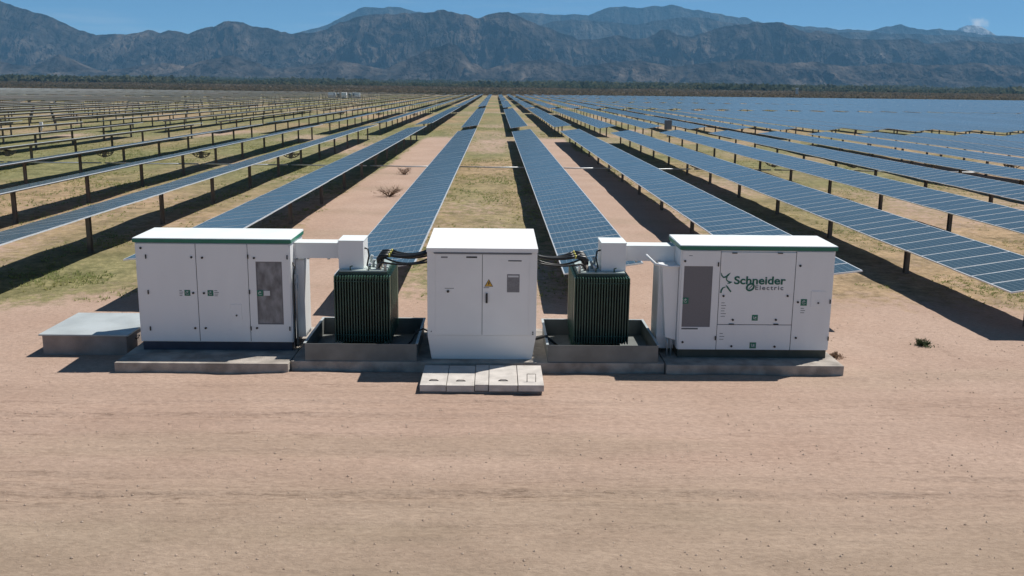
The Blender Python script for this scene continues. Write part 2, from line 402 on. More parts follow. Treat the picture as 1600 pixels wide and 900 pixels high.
zo.data.foreach_set('color', zv.ravel())
tag(mesh_obj('ground', me), kind='structure')

# ------------------------------------------------------------------ mountains
def mountain_material(name, c0, c1, c2):
    Mt = bpy.data.materials.new(name); Mt.use_nodes = True
    t = Mt.node_tree; b = t.nodes['Principled BSDF']; Lk = t.links.new
    b.inputs['Roughness'].default_value = 1.0; b.inputs['Specular IOR Level'].default_value = 0.0
    def streak(scale, st, lo, hi):  # downslope rock and scrub tones, also painting spur light and shade into the colour
        g_ = t.nodes.new('ShaderNodeNewGeometry'); m_ = t.nodes.new('ShaderNodeMapping'); m_.inputs['Scale'].default_value = st; m_.inputs['Rotation'].default_value = (0, .35, .2)
        n_ = t.nodes.new('ShaderNodeTexNoise'); n_.inputs['Scale'].default_value = scale; n_.inputs['Detail'].default_value = 8; n_.inputs['Roughness'].default_value = .7; n_.inputs['Distortion'].default_value = .6
        r_ = t.nodes.new('ShaderNodeValToRGB'); r_.color_ramp.elements[0].position = .38; r_.color_ramp.elements[1].position = .64
        r_.color_ramp.elements[0].color = (lo, lo, lo, 1); r_.color_ramp.elements[1].color = (hi, hi*.97, hi*.93, 1)
        Lk(g_.outputs['Position'], m_.inputs[0]); Lk(m_.outputs[0], n_.inputs['Vector']); Lk(n_.outputs['Fac'], r_.inputs[0]); return r_.outputs[0]
    g = t.nodes.new('ShaderNodeNewGeometry')
    n = t.nodes.new('ShaderNodeTexNoise'); n.inputs['Scale'].default_value = .004; n.inputs['Detail'].default_value = 9; n.inputs['Roughness'].default_value = .68
    Lk(g.outputs['Position'], n.inputs['Vector'])
    r = t.nodes.new('ShaderNodeValToRGB'); e = r.color_ramp.elements
    e[0].position = .34; e[0].color = (*c0, 1); e[1].position = .54; e[1].color = (*c1, 1)
    x = r.color_ramp.elements.new(.74); x.color = (*c2, 1)
    Lk(n.outputs['Fac'], r.inputs[0])
    ml = t.nodes.new('ShaderNodeMix'); ml.data_type = 'RGBA'; ml.blend_type = 'MULTIPLY'; ml.inputs[0].default_value = 1.0
    Lk(r.outputs[0], ml.inputs[6]); Lk(streak(.016, (1, .25, .45), .42, 2.1), ml.inputs[7]); Lk(ml.outputs[2], b.inputs['Base Color'])
    bp = t.nodes.new('ShaderNodeBump'); bp.inputs['Strength'].default_value = 1.0; bp.inputs['Distance'].default_value = 26
    n2 = t.nodes.new('ShaderNodeTexNoise'); n2.inputs['Scale'].default_value = .02; n2.inputs['Detail'].default_value = 6
    Lk(g.outputs['Position'], n2.inputs['Vector'])
    Lk(n2.outputs['Fac'], bp.inputs['Height']); Lk(bp.outputs[0], b.inputs['Normal'])
    return Mt
M['rock'] = mountain_material('mountain_rock', (.022, .022, .021), (.050, .044, .040), (.120, .098, .080))
M['rock_far'] = mountain_material('mountain_rock_far', (.03, .03, .026), (.055, .05, .044), (.09, .08, .07))
M['snow'] = mountain_material('snowy_rock', (.20, .20, .20), (.45, .45, .46), (.7, .7, .72))
def mountain(name, label, pts, D, wf, wb, base, seed, lam, amp, mt, cols=640, rows=96, jag=1.0):
    P = np.array([at_y(px, py, D) for px, py in pts])
    ext = .38*D
    x0, x1 = P[0, 0]-ext, P[-1, 0]+ext
    if len(pts) < 12: x0, x1 = P[0, 0]-60, P[-1, 0]+60
    xs = np.linspace(x0, x1, cols)
    px = np.r_[x0, P[:, 0], x1]; pz = np.r_[P[0, 1]*.8, P[:, 1], P[-1, 1]*.8]
    hz = np.interp(xs, px, pz)
    u = D/1487.0
    hz = hz + jag*u*1.6*fbm(xs/(u*14), xs*0, 4, seed+50)
    hz = np.maximum(hz, base + 5)
    s = np.r_[np.linspace(0, 1, rows), 1+np.linspace(.04, 1, rows//4)]
    Sx, Xs = np.meshgrid(s, xs, indexing='ij')
    Hr = np.broadcast_to(hz, Xs.shape)
    front = np.clip(Sx, 0, 1); back = np.clip(Sx-1, 0, 1)
    yy = D - wf*(1-front) + wb*back
    yy = yy + 0*yy
    warp = .9*fbm(Xs/lam*.6, yy/lam*.6, 3, seed+7)
    r1 = np.clip(ridged(Xs/lam + warp*1.3, yy/(lam*4.2)+warp*.5, 6, seed, .62)*1.5-.38, 0, 1)
    r2 = np.clip(ridged(Xs/(lam*3.6) + warp*.7, yy/(lam*6.0), 4, seed+20, .5)*1.4-.3, 0, 1)
    prof = front**1.12
    cut = amp*(front**.8)*((1-front)**.75)*2.1*(1.16-.62*r1-.78*r2)
    h = base + (Hr-base)*np.clip(prof - cut, 0.0, 1)
    h = h + (1-back*0)*0
    h = np.where(back > 0, base + (Hr-base)*(1-back)**.9*(1-.5*back*(1-r1)), h)
    h = np.where(front <= 0, base-25, h)
    v = np.stack([Xs, yy, h], -1).reshape(-1, 3)
    n0, n1 = Xs.shape
    ii = np.arange(n0*n1).reshape(n0, n1)
    f = np.stack([ii[:-1, :-1], ii[:-1, 1:], ii[1:, 1:], ii[1:, :-1]], -1).reshape(-1, 4)
    me = np_mesh(name, v, f, [mt], smooth=False)
    return tag(mesh_obj(name, me), kind='structure')
front_pts = [(0,2),(25,10),(50,18),(75,25),(100,37),(125,46),(150,54),(175,53),(200,53),(215,51),(232,47),(250,50),(265,48),(280,50),(295,52),(305,48),(320,42),(335,41),(350,34),(365,33),(380,35),(390,40),(405,43),(425,46),(440,50),(455,52),(470,52),(490,50),(510,46),(530,36),(550,29),(575,24),(600,21),(625,22),(650,19),(665,20),(680,17),(695,16),(710,19),(725,23),(745,28),(760,24),(775,20),(795,20),(810,25),(820,29),(840,38),(860,43),(880,52),(905,62),(925,62),(945,58),(965,56),(990,62),(1010,60),(1022,54),(1032,48),(1042,46),(1056,53),(1080,57),(1100,52),(1115,46),(1135,42),(1150,40),(1175,36),(1200,36),(1222,35),(1240,42),(1260,50),(1280,48),(1300,52),(1330,60),(1360,62),(1390,62),(1420,60),(1450,68),(1480,66),(1500,62),(1530,65),(1560,66),(1600,68)]
mid_pts = [(780,60),(820,48),(850,38),(870,33),(900,31),(930,33),(960,36),(985,38),(1005,36),(1030,32),(1060,27),(1085,26),(1105,28),(1125,33),(1150,37),(1180,40),(1230,44),(1260,46),(1300,50),(1340,50),(1380,52),(1420,54),(1480,55),(1540,58),(1600,59)]
far_pts = [(380,62),(440,56),(470,50),(500,42),(530,30),(550,19),(560,14),(570,11),(590,13),(610,10),(630,13),(650,17),(690,22),(740,30),(780,24),(800,21),(830,19),(850,22),(880,24),(905,21),(920,23),(940,15),(955,12),(975,10),(1000,13),(1020,10),(1045,8),(1065,10),(1080,14),(1100,18),(1125,22),(1150,26),(1165,28),(1180,33),(1235,38),(1260,42),(1290,43),(1310,46),(1340,45),(1360,48),(1375,44),(1395,40),(1408,38),(1420,43),(1440,47),(1470,45),(1490,48),(1520,52),(1560,56),(1600,57)]
snow_pts = [(1470,60),(1488,52),(1500,44),(1510,40),(1522,39),(1535,42),(1545,48),(1560,58)]
hill_pts = [(0,96),(20,101),(45,104),(70,96),(92,86),(108,90),(135,106),(165,112),(210,104),(250,98),(290,103),(330,92),(360,86),(395,96),(430,108),(470,104),(520,94),(560,100),(600,108),(640,92),(670,78),(700,68),(715,72),(735,96),(760,108),(800,98),(850,92),(900,104),(950,98),(1000,94),(1050,104),(1110,98),(1160,92),(1220,100),(1270,96),(1330,104),(1400,98),(1460,102),(1520,98),(1600,104)]
mountain('foothills', '', hill_pts, 3900, 330, 450, 24, 3, 60, .85, M['rock'], 1300, 80, 1.2)
mountain('mountain_range', '', front_pts, 5000, 800, 800, 28, 12, 90, .85, M['rock'], 1700, 150, 1.5)
mountain('blue_mountain_range', '', mid_pts, 6800, 900, 800, 45, 25, 130, .8, M['rock_far'], 1000, 90, 1.3)
mountain('far_mountain_range', '', far_pts, 8600, 1000, 900, 60, 38, 170, .75, M['rock_far'], 1000, 80, 1.3)
mountain('snowy_peak', '', snow_pts, 10200, 700, 600, 80, 44, 160, .5, M['snow'], 80, 40, .5)

# ------------------------------------------------------------------ far scrub belt (reads as one mass)
def leaf_mass(name, cx, cy, hgt, wid, nq, mt, seed, zfun=gz, qs=.34):
    r = np.random.default_rng(seed); n = len(cx)
    th = r.uniform(0, 2*np.pi, (n, nq)); ph = r.uniform(0, 1, (n, nq)); rr = r.uniform(.25, 1, (n, nq))**.6
    px = cx[:, None] + wid[:, None]*rr*np.cos(th)*np.sqrt(1-(ph*.9)**2)
    py = cy[:, None] + wid[:, None]*rr*np.sin(th)*np.sqrt(1-(ph*.9)**2)
    z0 = zfun(cx, cy)
    pz = z0[:, None] + hgt[:, None]*(.12 + .88*ph*rr)
    c = np.stack([px, py, pz], -1).reshape(-1, 3)
    sz = (np.repeat(np.minimum(hgt, wid*1.2), nq)*qs*r.uniform(.6, 1.4, n*nq))[:, None]
    a = r.normal(size=(n*nq, 3)); a /= np.linalg.norm(a, axis=1)[:, None]
    b = np.cross(a, r.normal(size=(n*nq, 3))); b /= np.linalg.norm(b, axis=1)[:, None]
    v = np.stack([c-a*sz*.9-b*sz*.5, c+a*sz-b*sz*.35, c+a*sz*.7+b*sz*.6, c-a*sz*.6+b*sz*.7], 1).reshape(-1, 3)
    f = np.arange(len(v)).reshape(-1, 4)
    return mesh_obj(name, np_mesh(name, v, f, [mt]))
M['brush'] = mat('brown_brush', (.17, .125, .080), .95, col2=(.095, .088, .052), scale=.012, spec=.05)
translucent(M['brush'], .5)
N = 30000
yy_ = 655 + 900*rng.uniform(0, 1, N)**1.4
xx_ = rng.uniform(-.72, .72, N)*yy_ + 10
hh_ = rng.uniform(.6, 1.7, N)
tag(leaf_mass('brush', xx_, yy_, hh_, hh_*rng.uniform(1.2, 2.4, N), 8, M['brush'], 6, qs=.40), 'low brown brush on the plain just beyond the solar field', 'brush', kind='stuff')
N = 13000
yy_ = 1250 + 2500*rng.uniform(0, 1, N)**1.5
xx_ = rng.uniform(-.72, .72, N)*yy_ + 10
hh_ = rng.uniform(2.2, 4.2, N)*(1+.8*(vnoise(xx_*.006, yy_*.004, 5) > .66))*(1+yy_/6000)
tag(leaf_mass('scrubland', xx_, yy_, hh_, hh_*rng.uniform(.9, 1.7, N), 11, M['shrub'], 5), 'dark green belt of scrub and low trees along the foot of the mountains', 'scrub', kind='stuff')

# ------------------------------------------------------------------ solar tables
PITCHM, MODW = .95, 1.0
def module_arrays(n, inset=.030, th=.035):
    vs, fs, fm, uv = [], [], [], []
    for i in range(n):
        y0, y1 = i*PITCHM + .006, (i+1)*PITCHM - .006
        k = len(vs); x = MODW
        vs += [(-x,y0,-th),(x,y0,-th),(x,y1,-th),(-x,y1,-th),(-x,y0,0),(x,y0,0),(x,y1,0),(-x,y1,0)]
        for q, mi in (((0,3,2,1),2),((4,5,6,7),1),((0,1,5,4),1),((1,2,6,5),1),((2,3,7,6),1),((3,0,4,7),1)):
            fs.append([k+a for a in q]); fm.append(mi); uv += [(0,0)]*4
        k = len(vs); a, b, c, d = -x+inset, x-inset, y0+inset, y1-inset
        vs += [(a,c,.003),(b,c,.003),(b,d,.003),(a,d,.003)]; fs.append([k,k+1,k+2,k+3]); fm.append(0)
        uv += [(0,0),(1,0),(1,1),(0,1)]
    return vs, fs, fm, uv
def module_mesh(name, n):
    vs, fs, fm, uv = module_arrays(n)
    return np_mesh(name, vs, fs, [M['pv'], M['alu'], M['backsheet']], fm, uv)
ONE_MODULE = module_mesh('solar_module', 1)
def box_data(x0, x1, y0, y1, z0, z1):
    v = [(x0,y0,z0),(x1,y0,z0),(x1,y1,z0),(x0,y1,z0),(x0,y0,z1),(x1,y0,z1),(x1,y1,z1),(x0,y1,z1)]
    f = [(0,3,2,1),(4,5,6,7),(0,1,5,4),(1,2,6,5),(2,3,7,6),(3,0,4,7)]
    return v, f
def slab_data(n, tilt, h, posts=True):
    """a far table in one piece: tilted sheet of modules, torque tube and posts"""
    Ln = n*PITCHM; ct, st = math.cos(tilt), math.sin(tilt)
    v, f = box_data(-MODW, MODW, 0, Ln, 0.06, .10)
    v = [(x*ct - z*st, y, h + x*st + z*ct) for x, y, z in v]
    fm = [2, 0, 1, 1, 1, 1]
    uv = [(0,0)]*4 + [(0,0),(1,0),(1,n),(0,n)] + [(0,0)]*16
    def add(bx, mi):
        k = len(v); v.extend(bx[0]); f.extend([tuple(a+k for a in q) for q in bx[1]]); fm.extend([mi]*6); uv.extend([(0,0)]*24)
    add(box_data(-.06, .06, .1, Ln-.1, h-.06, h+.055), 4)
    if posts:
        npst = max(3, int(round(Ln/7.0))+1)
        for i in range(npst):
            y = .6 + (Ln-1.2)*i/(npst-1)
            add(box_data(-.055, .055, y-.08, y+.08, -.3, h-.061), 3)
    return v, f, fm, uv
FAR_MATS = [M['pv_far'], M['alu'], M['backsheet'], M['post'], M['tube']]
_cache = {}
def far_mesh(n, tilt, h):
    key = (n, round(tilt, 3), round(h, 2))
    if key not in _cache: _cache[key] = np_mesh('solar_table', *slab_data(n, tilt, h)[:2], FAR_MATS, slab_data(n, tilt, h)[2], slab_data(n, tilt, h)[3])
    return _cache[key]
def ibeam(h):
    b = B(); b.box(-.062, .062, -.09, -.078, -.3, h-.07); b.box(-.062, .062, .078, .09, -.3, h-.07); b.box(-.008, .008, -.0775, .0775, -.3, h-.0705)
    b.box(-.10, .10, -.11, .11, h-.068, h-.0605)
    return b
def fan_gear(h):
    """slewing arc under the tube: rim, spokes and hub in the plane across the row"""
    b = B(); rad = .60
    rim = [(rad*math.sin(a), 0, h-.02-rad*.72*math.cos(a)) for a in np.linspace(-1.35, 1.35, 19)]
    b.tube(rim, .034, 6)
    top = [(rad*.98*math.sin(a)*1.0, 0, h-.16-.10*math.cos(a*1.1)) for a in np.linspace(-1.3, 1.3, 11)]
    b.tube(top, .028, 6)
    for a in np.linspace(-1.2, 1.2, 9):
        b.tube([(0, 0, h-.08), (rad*math.sin(a), 0, h-.02-rad*.72*math.cos(a))], .022, 5)
    b.box(-.09, .09, -.12, .12, h-.50, h-.16, .01)
    return b
BLOCKS = [(23.0, 82), (110.0, 100), (214.0, 100), (318.0, 100), (422.0, 100), (526.0, 78)]
rows_near = {'L3': (-13.23, 1.315, 8.2), 'L2': (-8.17, 1.259, 6.6), 'L1': (-2.93, 1.029, 9.0), 'R1': (2.73, 1.025, 8.8), 'R2': (7.70, 1.174, 6.8), 'R3': (12.83, 1.122, 9.0)}
near_start = {'L3': 23.2, 'L2': 23.3, 'L1': 22.95, 'R1': 23.3, 'R2': 21.9, 'R3': 21.1}
row_list = []            # (x, h, tilt, side index)
for k, v in rows_near.items(): row_list.append((v[0], v[1], v[2], k))
x = -18.95; i = 4
while x > -345:
    row_list.append((x, 1.28, 8.0 + 1.2*math.sin(i*2.3), 'L%d' % i)); x -= 6.2; i += 1
x = 18.08; i = 4
while x < 350:
    row_list.append((x, 1.15, 8.2 + 1.0*math.sin(i*1.7), 'R%d' % i)); x += 5.2; i += 1
near_labels = {
 'L1': 'blue solar table ending right behind the left transformer and its cables',
 'R1': 'blue solar table ending right behind the right transformer and its white junction box',
 'L2': 'solar table running up behind the white cabinet with the plain grey doors',
 'R2': 'blue solar table ending behind the white cabinet that carries the green lettering',
 'L3': 'grey solar table on brown posts, next one out beyond the concrete vault with metal lid',
 'R3': 'dark blue solar table with bold white module joints, second out beyond the lettered cabinet'}
def in_view(x, y0, y1):
    for y in np.linspace(max(y0, 1), y1, 12):
        if -.575*y - 4 < x < .60*y + 4: return True
    return False
FULL_ROWS = ['L3', 'L2', 'L1', 'R1', 'R2', 'R3', 'R4', 'R5', 'R6']
POST_ROWS = FULL_ROWS + ['L4', 'L5', 'L6', 'L7', 'R7', 'R8']
tube_cache, arr_cache, post_cache, gear_cache = {}, {}, {}, {}
def built_table(xr, y0, n, h, tilt_deg, single):
    """a table with its parts: modules, torque tube, posts and slewing gear"""
    root = empty('solar_table', (xr, y0, 0))
    t = R(tilt_deg); Ln = n*PITCHM
    if single:
        for i in range(n):
            o = mesh_obj('solar_module', ONE_MODULE, root)
            o.location = (-.085*math.sin(t)*0, i*PITCHM, h + .085 + random.uniform(-.004, .004)); o.rotation_euler = (0, -t + random.uniform(-.004, .004), 0)
    else:
        if n not in arr_cache: arr_cache[n] = module_mesh('solar_modules', n)
        o = mesh_obj('module_sheet', arr_cache[n], root); o.location = (0, 0, h+.085); o.rotation_euler = (0, -t, 0); o['kind'] = 'stuff'
    if n not in tube_cache:
        tb = B().box(-.06, .06, .1, Ln-.1, -.06, .05, .012).build('torque_tube', M['tube'], root); tube_cache[n] = tb.data
    else: tb = mesh_obj('torque_tube', tube_cache[n], root)
    tb.location = (0, 0, h-.001); tb.rotation_euler = (0, -t, 0)
    npst = 12 if n == 82 else max(3, int(round(Ln/7.0))+1)
    hk = round(h, 3)
    for i in range(npst):
        y = .9 + (Ln-1.8)*i/(npst-1)
        if hk not in post_cache: p = ibeam(h).build('post', M['post'], root); post_cache[hk] = p.data
        else: p = mesh_obj('post', post_cache[hk], root)
        p.location = (0, y, 0)
    if hk not in gear_cache: g = fan_gear(h).build('slewing_gear', M['tube'], root); gear_cache[hk] = g.data
    else: g = mesh_obj('slewing_gear', gear_cache[hk], root)
    g.location = (0, Ln*.5+.25, 0)
    return root
cands = []
for (xr, h, tl, key) in row_list:
    for bi, (y0, n) in enumerate(BLOCKS):
        ys = near_start.get(key, y0) if bi == 0 else y0
        if key.startswith('R') and key not in near_start and bi == 0: ys = 22.5
        if not in_view(xr, ys, ys+n*PITCHM): continue
        near_y = max(ys, abs(xr)/.56)
        cands.append((near_y, xr, ys, n, h, tl, key, bi))
cands.sort(key=lambda c: c[0])
rest = []
for ci, (ny_, xr, ys, n, h, tl, key, bi) in enumerate(cands):
    side = 'left' if key[0] == 'L' else 'right'
    if ci >= 296: rest.append((xr, ys, n, h, tl)); continue
    if bi == 0 and key in POST_ROWS:
        o = built_table(xr, ys, n, h, tl, key in FULL_ROWS)
    elif bi == 1 and abs(xr) < 34:
        o = built_table(xr, ys, n, h, tl, False)
    else:
        q = round((tl-8.0)*2)/2+8.0
        o = mesh_obj('solar_table', far_mesh(n, R(q), 1.28 if side == 'left' else 1.15)); o.location = (xr, ys, 0)
    words = ['', 'first', 'second', 'third', 'fourth', 'fifth', 'sixth', 'seventh', 'eighth', 'ninth', 'tenth', 'eleventh', 'twelfth', 'thirteenth', 'fourteenth', 'fifteenth', 'sixteenth', 'seventeenth', 'eighteenth', 'nineteenth', 'twentieth']
    where = {0: 'in the first block behind the white cabinets', 1: 'in the second block, past the first cross lane', 2: 'in the third block, past the second cross lane'}.get(bi, 'in the distant blocks before the scrub')
    look = ('thin grey solar table seen nearly edge-on, ' if side == 'left' else 'pale blue solar table with sky sheen, ')
    lab = near_labels.get(key) if bi == 0 else None
    if lab: tag(o, lab, 'solar table', 'solar tables ending behind the station')
    elif bi < 2 and int(key[1:]) <= 20:
        tag(o, '%s solar table, %s row from the middle cabinet on the %s side, %s block' % ('grey' if side == 'left' else 'blue', words[int(key[1:])], 'plain-door' if side == 'left' else 'lettered', words[bi+1]), 'solar table', '%s solar tables, block %d' % ('edge-on' if side == 'left' else 'blue', bi+1))
    else: tag(o, look + where, 'solar table', '%s solar tables, block %d' % ('edge-on' if side == 'left' else 'blue', min(bi, 3)+1))
if rest:
    V, Fc, FM, UV = [], [], [], []
    for (xr, ys, n, h, tl) in rest:
        v, f, fm, uv = slab_data(n, R(tl), h, True)
        k = len(V); V += [(a+xr, b+ys, c) for a, b, c in v]; Fc += [tuple(a+k for a in q) for q in f]; FM += fm; UV += uv
    o = mesh_obj('distant_solar_tables', np_mesh('distant_solar_tables', V, Fc, FAR_MATS, FM, UV))
    tag(o, 'far mass of solar tables merging towards the scrub belt', 'solar field', kind='stuff')
# drive shafts linking neighbouring rows at mid table
near_x = sorted([r_[0] for r_ in row_list if abs(r_[0]) < 45])
for a, b in zip(near_x[:-1], near_x[1:]):
    o = B().tube([(a+.12, 0, 0), ((a+b)/2, 0, -.03), (b-.12, 0, 0)], .042, 8).build('drive_shaft', M['galv'])
    o.location = (0, 61.9, .45)
    tag(o, 'thin pale drive shaft lying across the lane between two neighbouring solar tables', 'drive shaft', 'drive shafts between the rows')

# ------------------------------------------------------------------ power station
PAD_Z = .20
for x0, x1, y0, lab in ((-7.33, -3.985, 17.84, 'low concrete pad under the white cabinet with the plain grey doors'),
                       (-3.965, 3.385, 18.03, 'low concrete pad under the two green transformers and the middle cabinet'),
                       (3.405, 6.92, 17.93, 'low concrete pad under the lettered white cabinet')):
    tag(B().box(x0, x1, y0, 20.75, -.15, PAD_Z, .015).build('concrete_pad', M['concrete']), lab, 'concrete pad', 'concrete pads of the near station')

def disc(b, x, z, y, r, t=.012, n=10):
    pts = [(x+r*math.cos(2*math.pi*k/n), z+r*math.sin(2*math.pi*k/n)) for k in range(n)]
    return b.prism(pts, y-t, y)
def knob(x, z, y, parent, r=.022):
    return disc(B(), x, z, y, r, .02).build('lock', M['black'], parent)
def hinge(x, z, y, parent, w=.022, h=.085):
    return B().box(x-w/2, x+w/2, y-.022, y, z-h/2, z+h/2, .004).build('hinge', M['black'], parent)
def sign(x0, x1, z0, z1, y, parent, glyph=0):
    p = B().box(x0, x1, y-.004, y+.001, z0, z1).build('green_sign', M['green'], parent)
    b = B(); cx, cz = (x0+x1)/2, (z0+z1)/2; w = (x1-x0)
    if glyph == 0:
        for k in range(10):
            a0, a1 = 2*math.pi*k/12+.6, 2*math.pi*(k+1)/12+.6
            b.tube([(cx+w*.27*math.cos(a0), y-.006, cz+w*.27*math.sin(a0)), (cx+w*.27*math.cos(a1), y-.006, cz+w*.27*math.sin(a1))], w*.045, 4)
        b.box(cx-w*.05, cx+w*.05, y-.008, y-.0041, cz, cz+w*.36)
    else:
        b.tube([(cx-w*.25, y-.006, cz+w*.25), (cx-w*.18, y-.006, cz-w*.15), (cx+w*.25, y-.006, cz-w*.22)], w*.06, 4)
        b.box(cx-w*.02, cx+w*.24, y-.008, y-.0041, cz-w*.02, cz+w*.14)
    b.build('pictogram', M['sticker'], p)
    return p
def print_lines(x0, z0, w, n, dz, y, parent, hh=.010):
    b = B()
    for k in range(n):
        ww = w*(.6+.4*((k*37) % 10)/10); b.box(x0, x0+ww, y-.003, y+.001, z0-k*dz-hh, z0-k*dz)
    return b.build('small_print', M['logo_grey'], parent)

def inverter(loc, label, mirrored):
    """3.07 m wide white inverter cabinet, local x 0..3.07, y 0 at the front, z 0 at its base"""
    r = empty('inverter_cabinet', loc); WD, DP, HT = 3.07, 1.22, 2.30
    tag(r, label, 'inverter cabinet', 'inverter cabinets of the near station')
    B().box(.0, WD, .015, DP, .18, 2.205, .012).build('body', M['white'], r)
    B().box(.03, WD-.03, .04, DP-.03, 0, .1795).build('plinth', M['plinth_g'] if mirrored else M['plinth'], r)
    rf = B().box(-.03, WD+.03, -.035, DP+.03, 2.215, 2.29, .008).build('roof_fascia', M['green'], r)
    B().hull([(-.028, -.033, 2.2905), (WD+.028, -.033, 2.2905), (WD+.028, DP+.028, 2.2905), (-.028, DP+.028, 2.2905)],
             [(-.022, -.027, 2.305), (WD+.022, -.027, 2.305), (WD+.022, DP+.022, 2.325), (-.022, DP+.022, 2.325)]).build('roof_sheet', M['white_roof'], rf)
    B().box(.01, WD-.01, -.004, .6, 2.2055, 2.2145).build('roof_gap', M['seam'], r)
    return r
IL = inverter((-7.13, 18.75, PAD_Z), 'white inverter cabinet with plain grey doors and tall dark window, green roof edge', False)
yl = 18.75
def ipx(px, py, s, ox, oy, Y, root):
    X, Z = at_y(ox+px/s, oy+py/s, Y); return X-root.location.x, Z-root.location.z
pl = lambda px, py: ipx(px, py, 4.286, 200, 350, 18.75, IL)
d1 = B().box(.03, 1.190, -.006, .012, .20, 2.19, .006).build('door', M['white'], IL)
d2 = B().box(1.202, 2.215, -.006, .012, .20, 2.19, .006).build('door', M['white'], IL)
b = B()                                                     # door with an opening for the window
x0, x1, z0, z1 = 2.227, 3.045, .20, 2.19; a0, a1, c0, c1 = 2.375, 2.895, .555, 1.845
b.box(x0, x1, -.006, .012, z0, c0); b.box(x0, x1, -.006, .012, c1, z1); b.box(x0, a0, -.006, .012, c0, c1); b.box(a1, x1, -.006, .012, c0, c1)
d3 = b.build('door', M['white'], IL)
wn = B().box(a0-.005, a1+.005, .008, .014, c0-.005, c1+.005).build('window', M['window'], d3)
b = B()
for (q0, q1, w0, w1) in ((a0, a1, c0, c0+.02), (a0, a1, c1-.02, c1), (a0, a0+.02, c0+.02, c1-.02), (a1-.02, a1, c0+.02, c1-.02)): b.box(q0, q1, -.002, .0078, w0, w1)
b.build('window_frame', M['mesh_grey'], wn)
B().box(1.1905, 1.2015, .005, .0148, .2, 2.19).build('door_gap', M['seam'], IL); B().box(2.2155, 2.2265, .005, .0148, .2, 2.19).build('door_gap', M['seam'], IL)
for px, py, d in ((425,222,d1),(438,461,d1),(452,696,d1),(497,225,d2),(510,462,d2),(522,696,d2),(844,227,d3),(865,696,d3),(85,160,d1)):
    X, Z = pl(px, py); knob(X, Z, -.006, d)
for px, py, d in ((120,217,d1),(137,455,d1),(152,698,d1),(803,218,d2),(815,455,d2),(826,698,d2),(1066,222,d3),(1085,700,d3)):
    X, Z = pl(px, py); hinge(X, Z, -.006, d)
sign(.935, 1.05, 1.135, 1.255, -.006, d1); print_lines(.835, 1.25, .085, 4, .035, -.006, d1)
sign(1.395, 1.51, 1.135, 1.255, -.006, d2); print_lines(1.53, 1.25, .10, 4, .035, -.006, d2)
sg = sign(2.385, 2.50, 1.14, 1.26, -.004, d3); B().box(2.515, 2.64, -.004, .001, 1.15, 1.25).build('pale_sign', M['sticker'], d3)
hb = B().box(1.84, 2.06, -.014, -.006, .66, .97, .004).build('hatch', M['white'], d2); knob(1.955, .74, -.014, hb, .017)
# side unit, conduits and sand-coloured wrap at its foot
sx = 3.07
B().box(sx+.005, sx+.17, .46, 1.05, .18, 1.80, .01).build('side_unit', M['white'], IL)
for k, (xo, yo) in enumerate(((.035, .06), (.06, .16), (.035, .26))):
    B().tube([(sx+xo, yo, .05), (sx+xo, yo, 1.55-.2*k), (sx+xo+.02, yo+.05, 1.72-.2*k), (sx+.005, yo+.12, 1.80-.2*k)], .019, 7).build('conduit', M['galv'] if k else M['black'], IL)

IR = inverter((3.69, 18.45, PAD_Z), 'white inverter cabinet carrying dark green lettering and a star logo, grey mesh panel', True)
pr = lambda px, py: ipx(px, py, 3.913, 1010, 360, 18.45, IR)
b = B(); x0, x1, z0, z1 = .03, .785, .16+.02, 2.19; a0, a1, c0, c1 = .075, .645, .645, 1.885
b.box(x0, x1, -.006, .012, z0, c0); b.box(x0, x1, -.006, .012, c1, z1); b.box(x0, a0, -.006, .012, c0, c1); b.box(a1, x1, -.006, .012, c0, c1)
e1 = b.build('door', M['white'], IR)
B().box(a0-.005, a1+.005, .004, .0142, c0-.005, c1+.005).build('mesh_panel', M['mesh_grey'], e1)
e2 = B().box(.797, 2.285, -.006, .012, .705, 2.17, .006).build('panel', M['white'], IR)
e3 = B().box(.797, 2.285, -.006, .012, .18, .693, .006).build('panel', M['white'], IR)
e4 = B().box(2.297, 3.045, -.006, .012, .18, 2.19, .006).build('door', M['white'], IR)
B().box(.7855, .7965, .005, .0148, .18, 2.19).build('door_gap', M['seam'], IR); B().box(2.2855, 2.2965, .005, .0148, .18, 2.19).build('door_gap', M['seam'], IR)
B().box(.797, 2.285, .005, .0148, .6935, .7045).build('panel_gap', M['seam'], IR)
for px, py, d in ((236,187,e1),(220,682,e1),(470,400,e2),(862,400,e2),(527,546,e2),(790,546,e2),(518,707,e3),(782,710,e3),(940,216,e4),(925,438,e4),(912,656,e4)):
    X, Z = pr(px, py); knob(X, Z, -.006, d)
for px, py, d in ((440,207,e1),(420,657,e1),(1122,435,e4),(1112,660,e4)):
    X, Z = pr(px, py); hinge(min(X, 3.05), Z, -.006, d)
for px, py, d in ((540,138,e2),(818,139,e2),(518,572,e2),(790,573,e2)):
    X, Z = pr(px, py); hinge(X, Z, -.006, d, .10, .02)
sign(1.48, 1.60, .785, .905, -.006, e2, 1); sign(1.47, 1.60, .21, .335, -.006, e3, 1); sign(2.44, 2.565, 1.10, 1.235, -.006, e4)
sign(.07, .19, 1.12, 1.245, -.002, e1)
print_lines(.85, 1.15, .11, 6, .055, -.006, e2); print_lines(.85, .52, .11, 3, .06, -.006, e3); print_lines(2.45, 1.05, .10, 3, .045, -.006, e4)
print_lines(.075, .625, .55, 1, .05, -.006, e1, .03); print_lines(.16, 2.10, .11, 1, .05, -.006, e1)
hb = B().box(2.64, 2.93, -.014, -.006, 1.07, 1.40, .004).build('hatch', M['white'], e4); knob(2.79, 1.16, -.014, hb, .017)
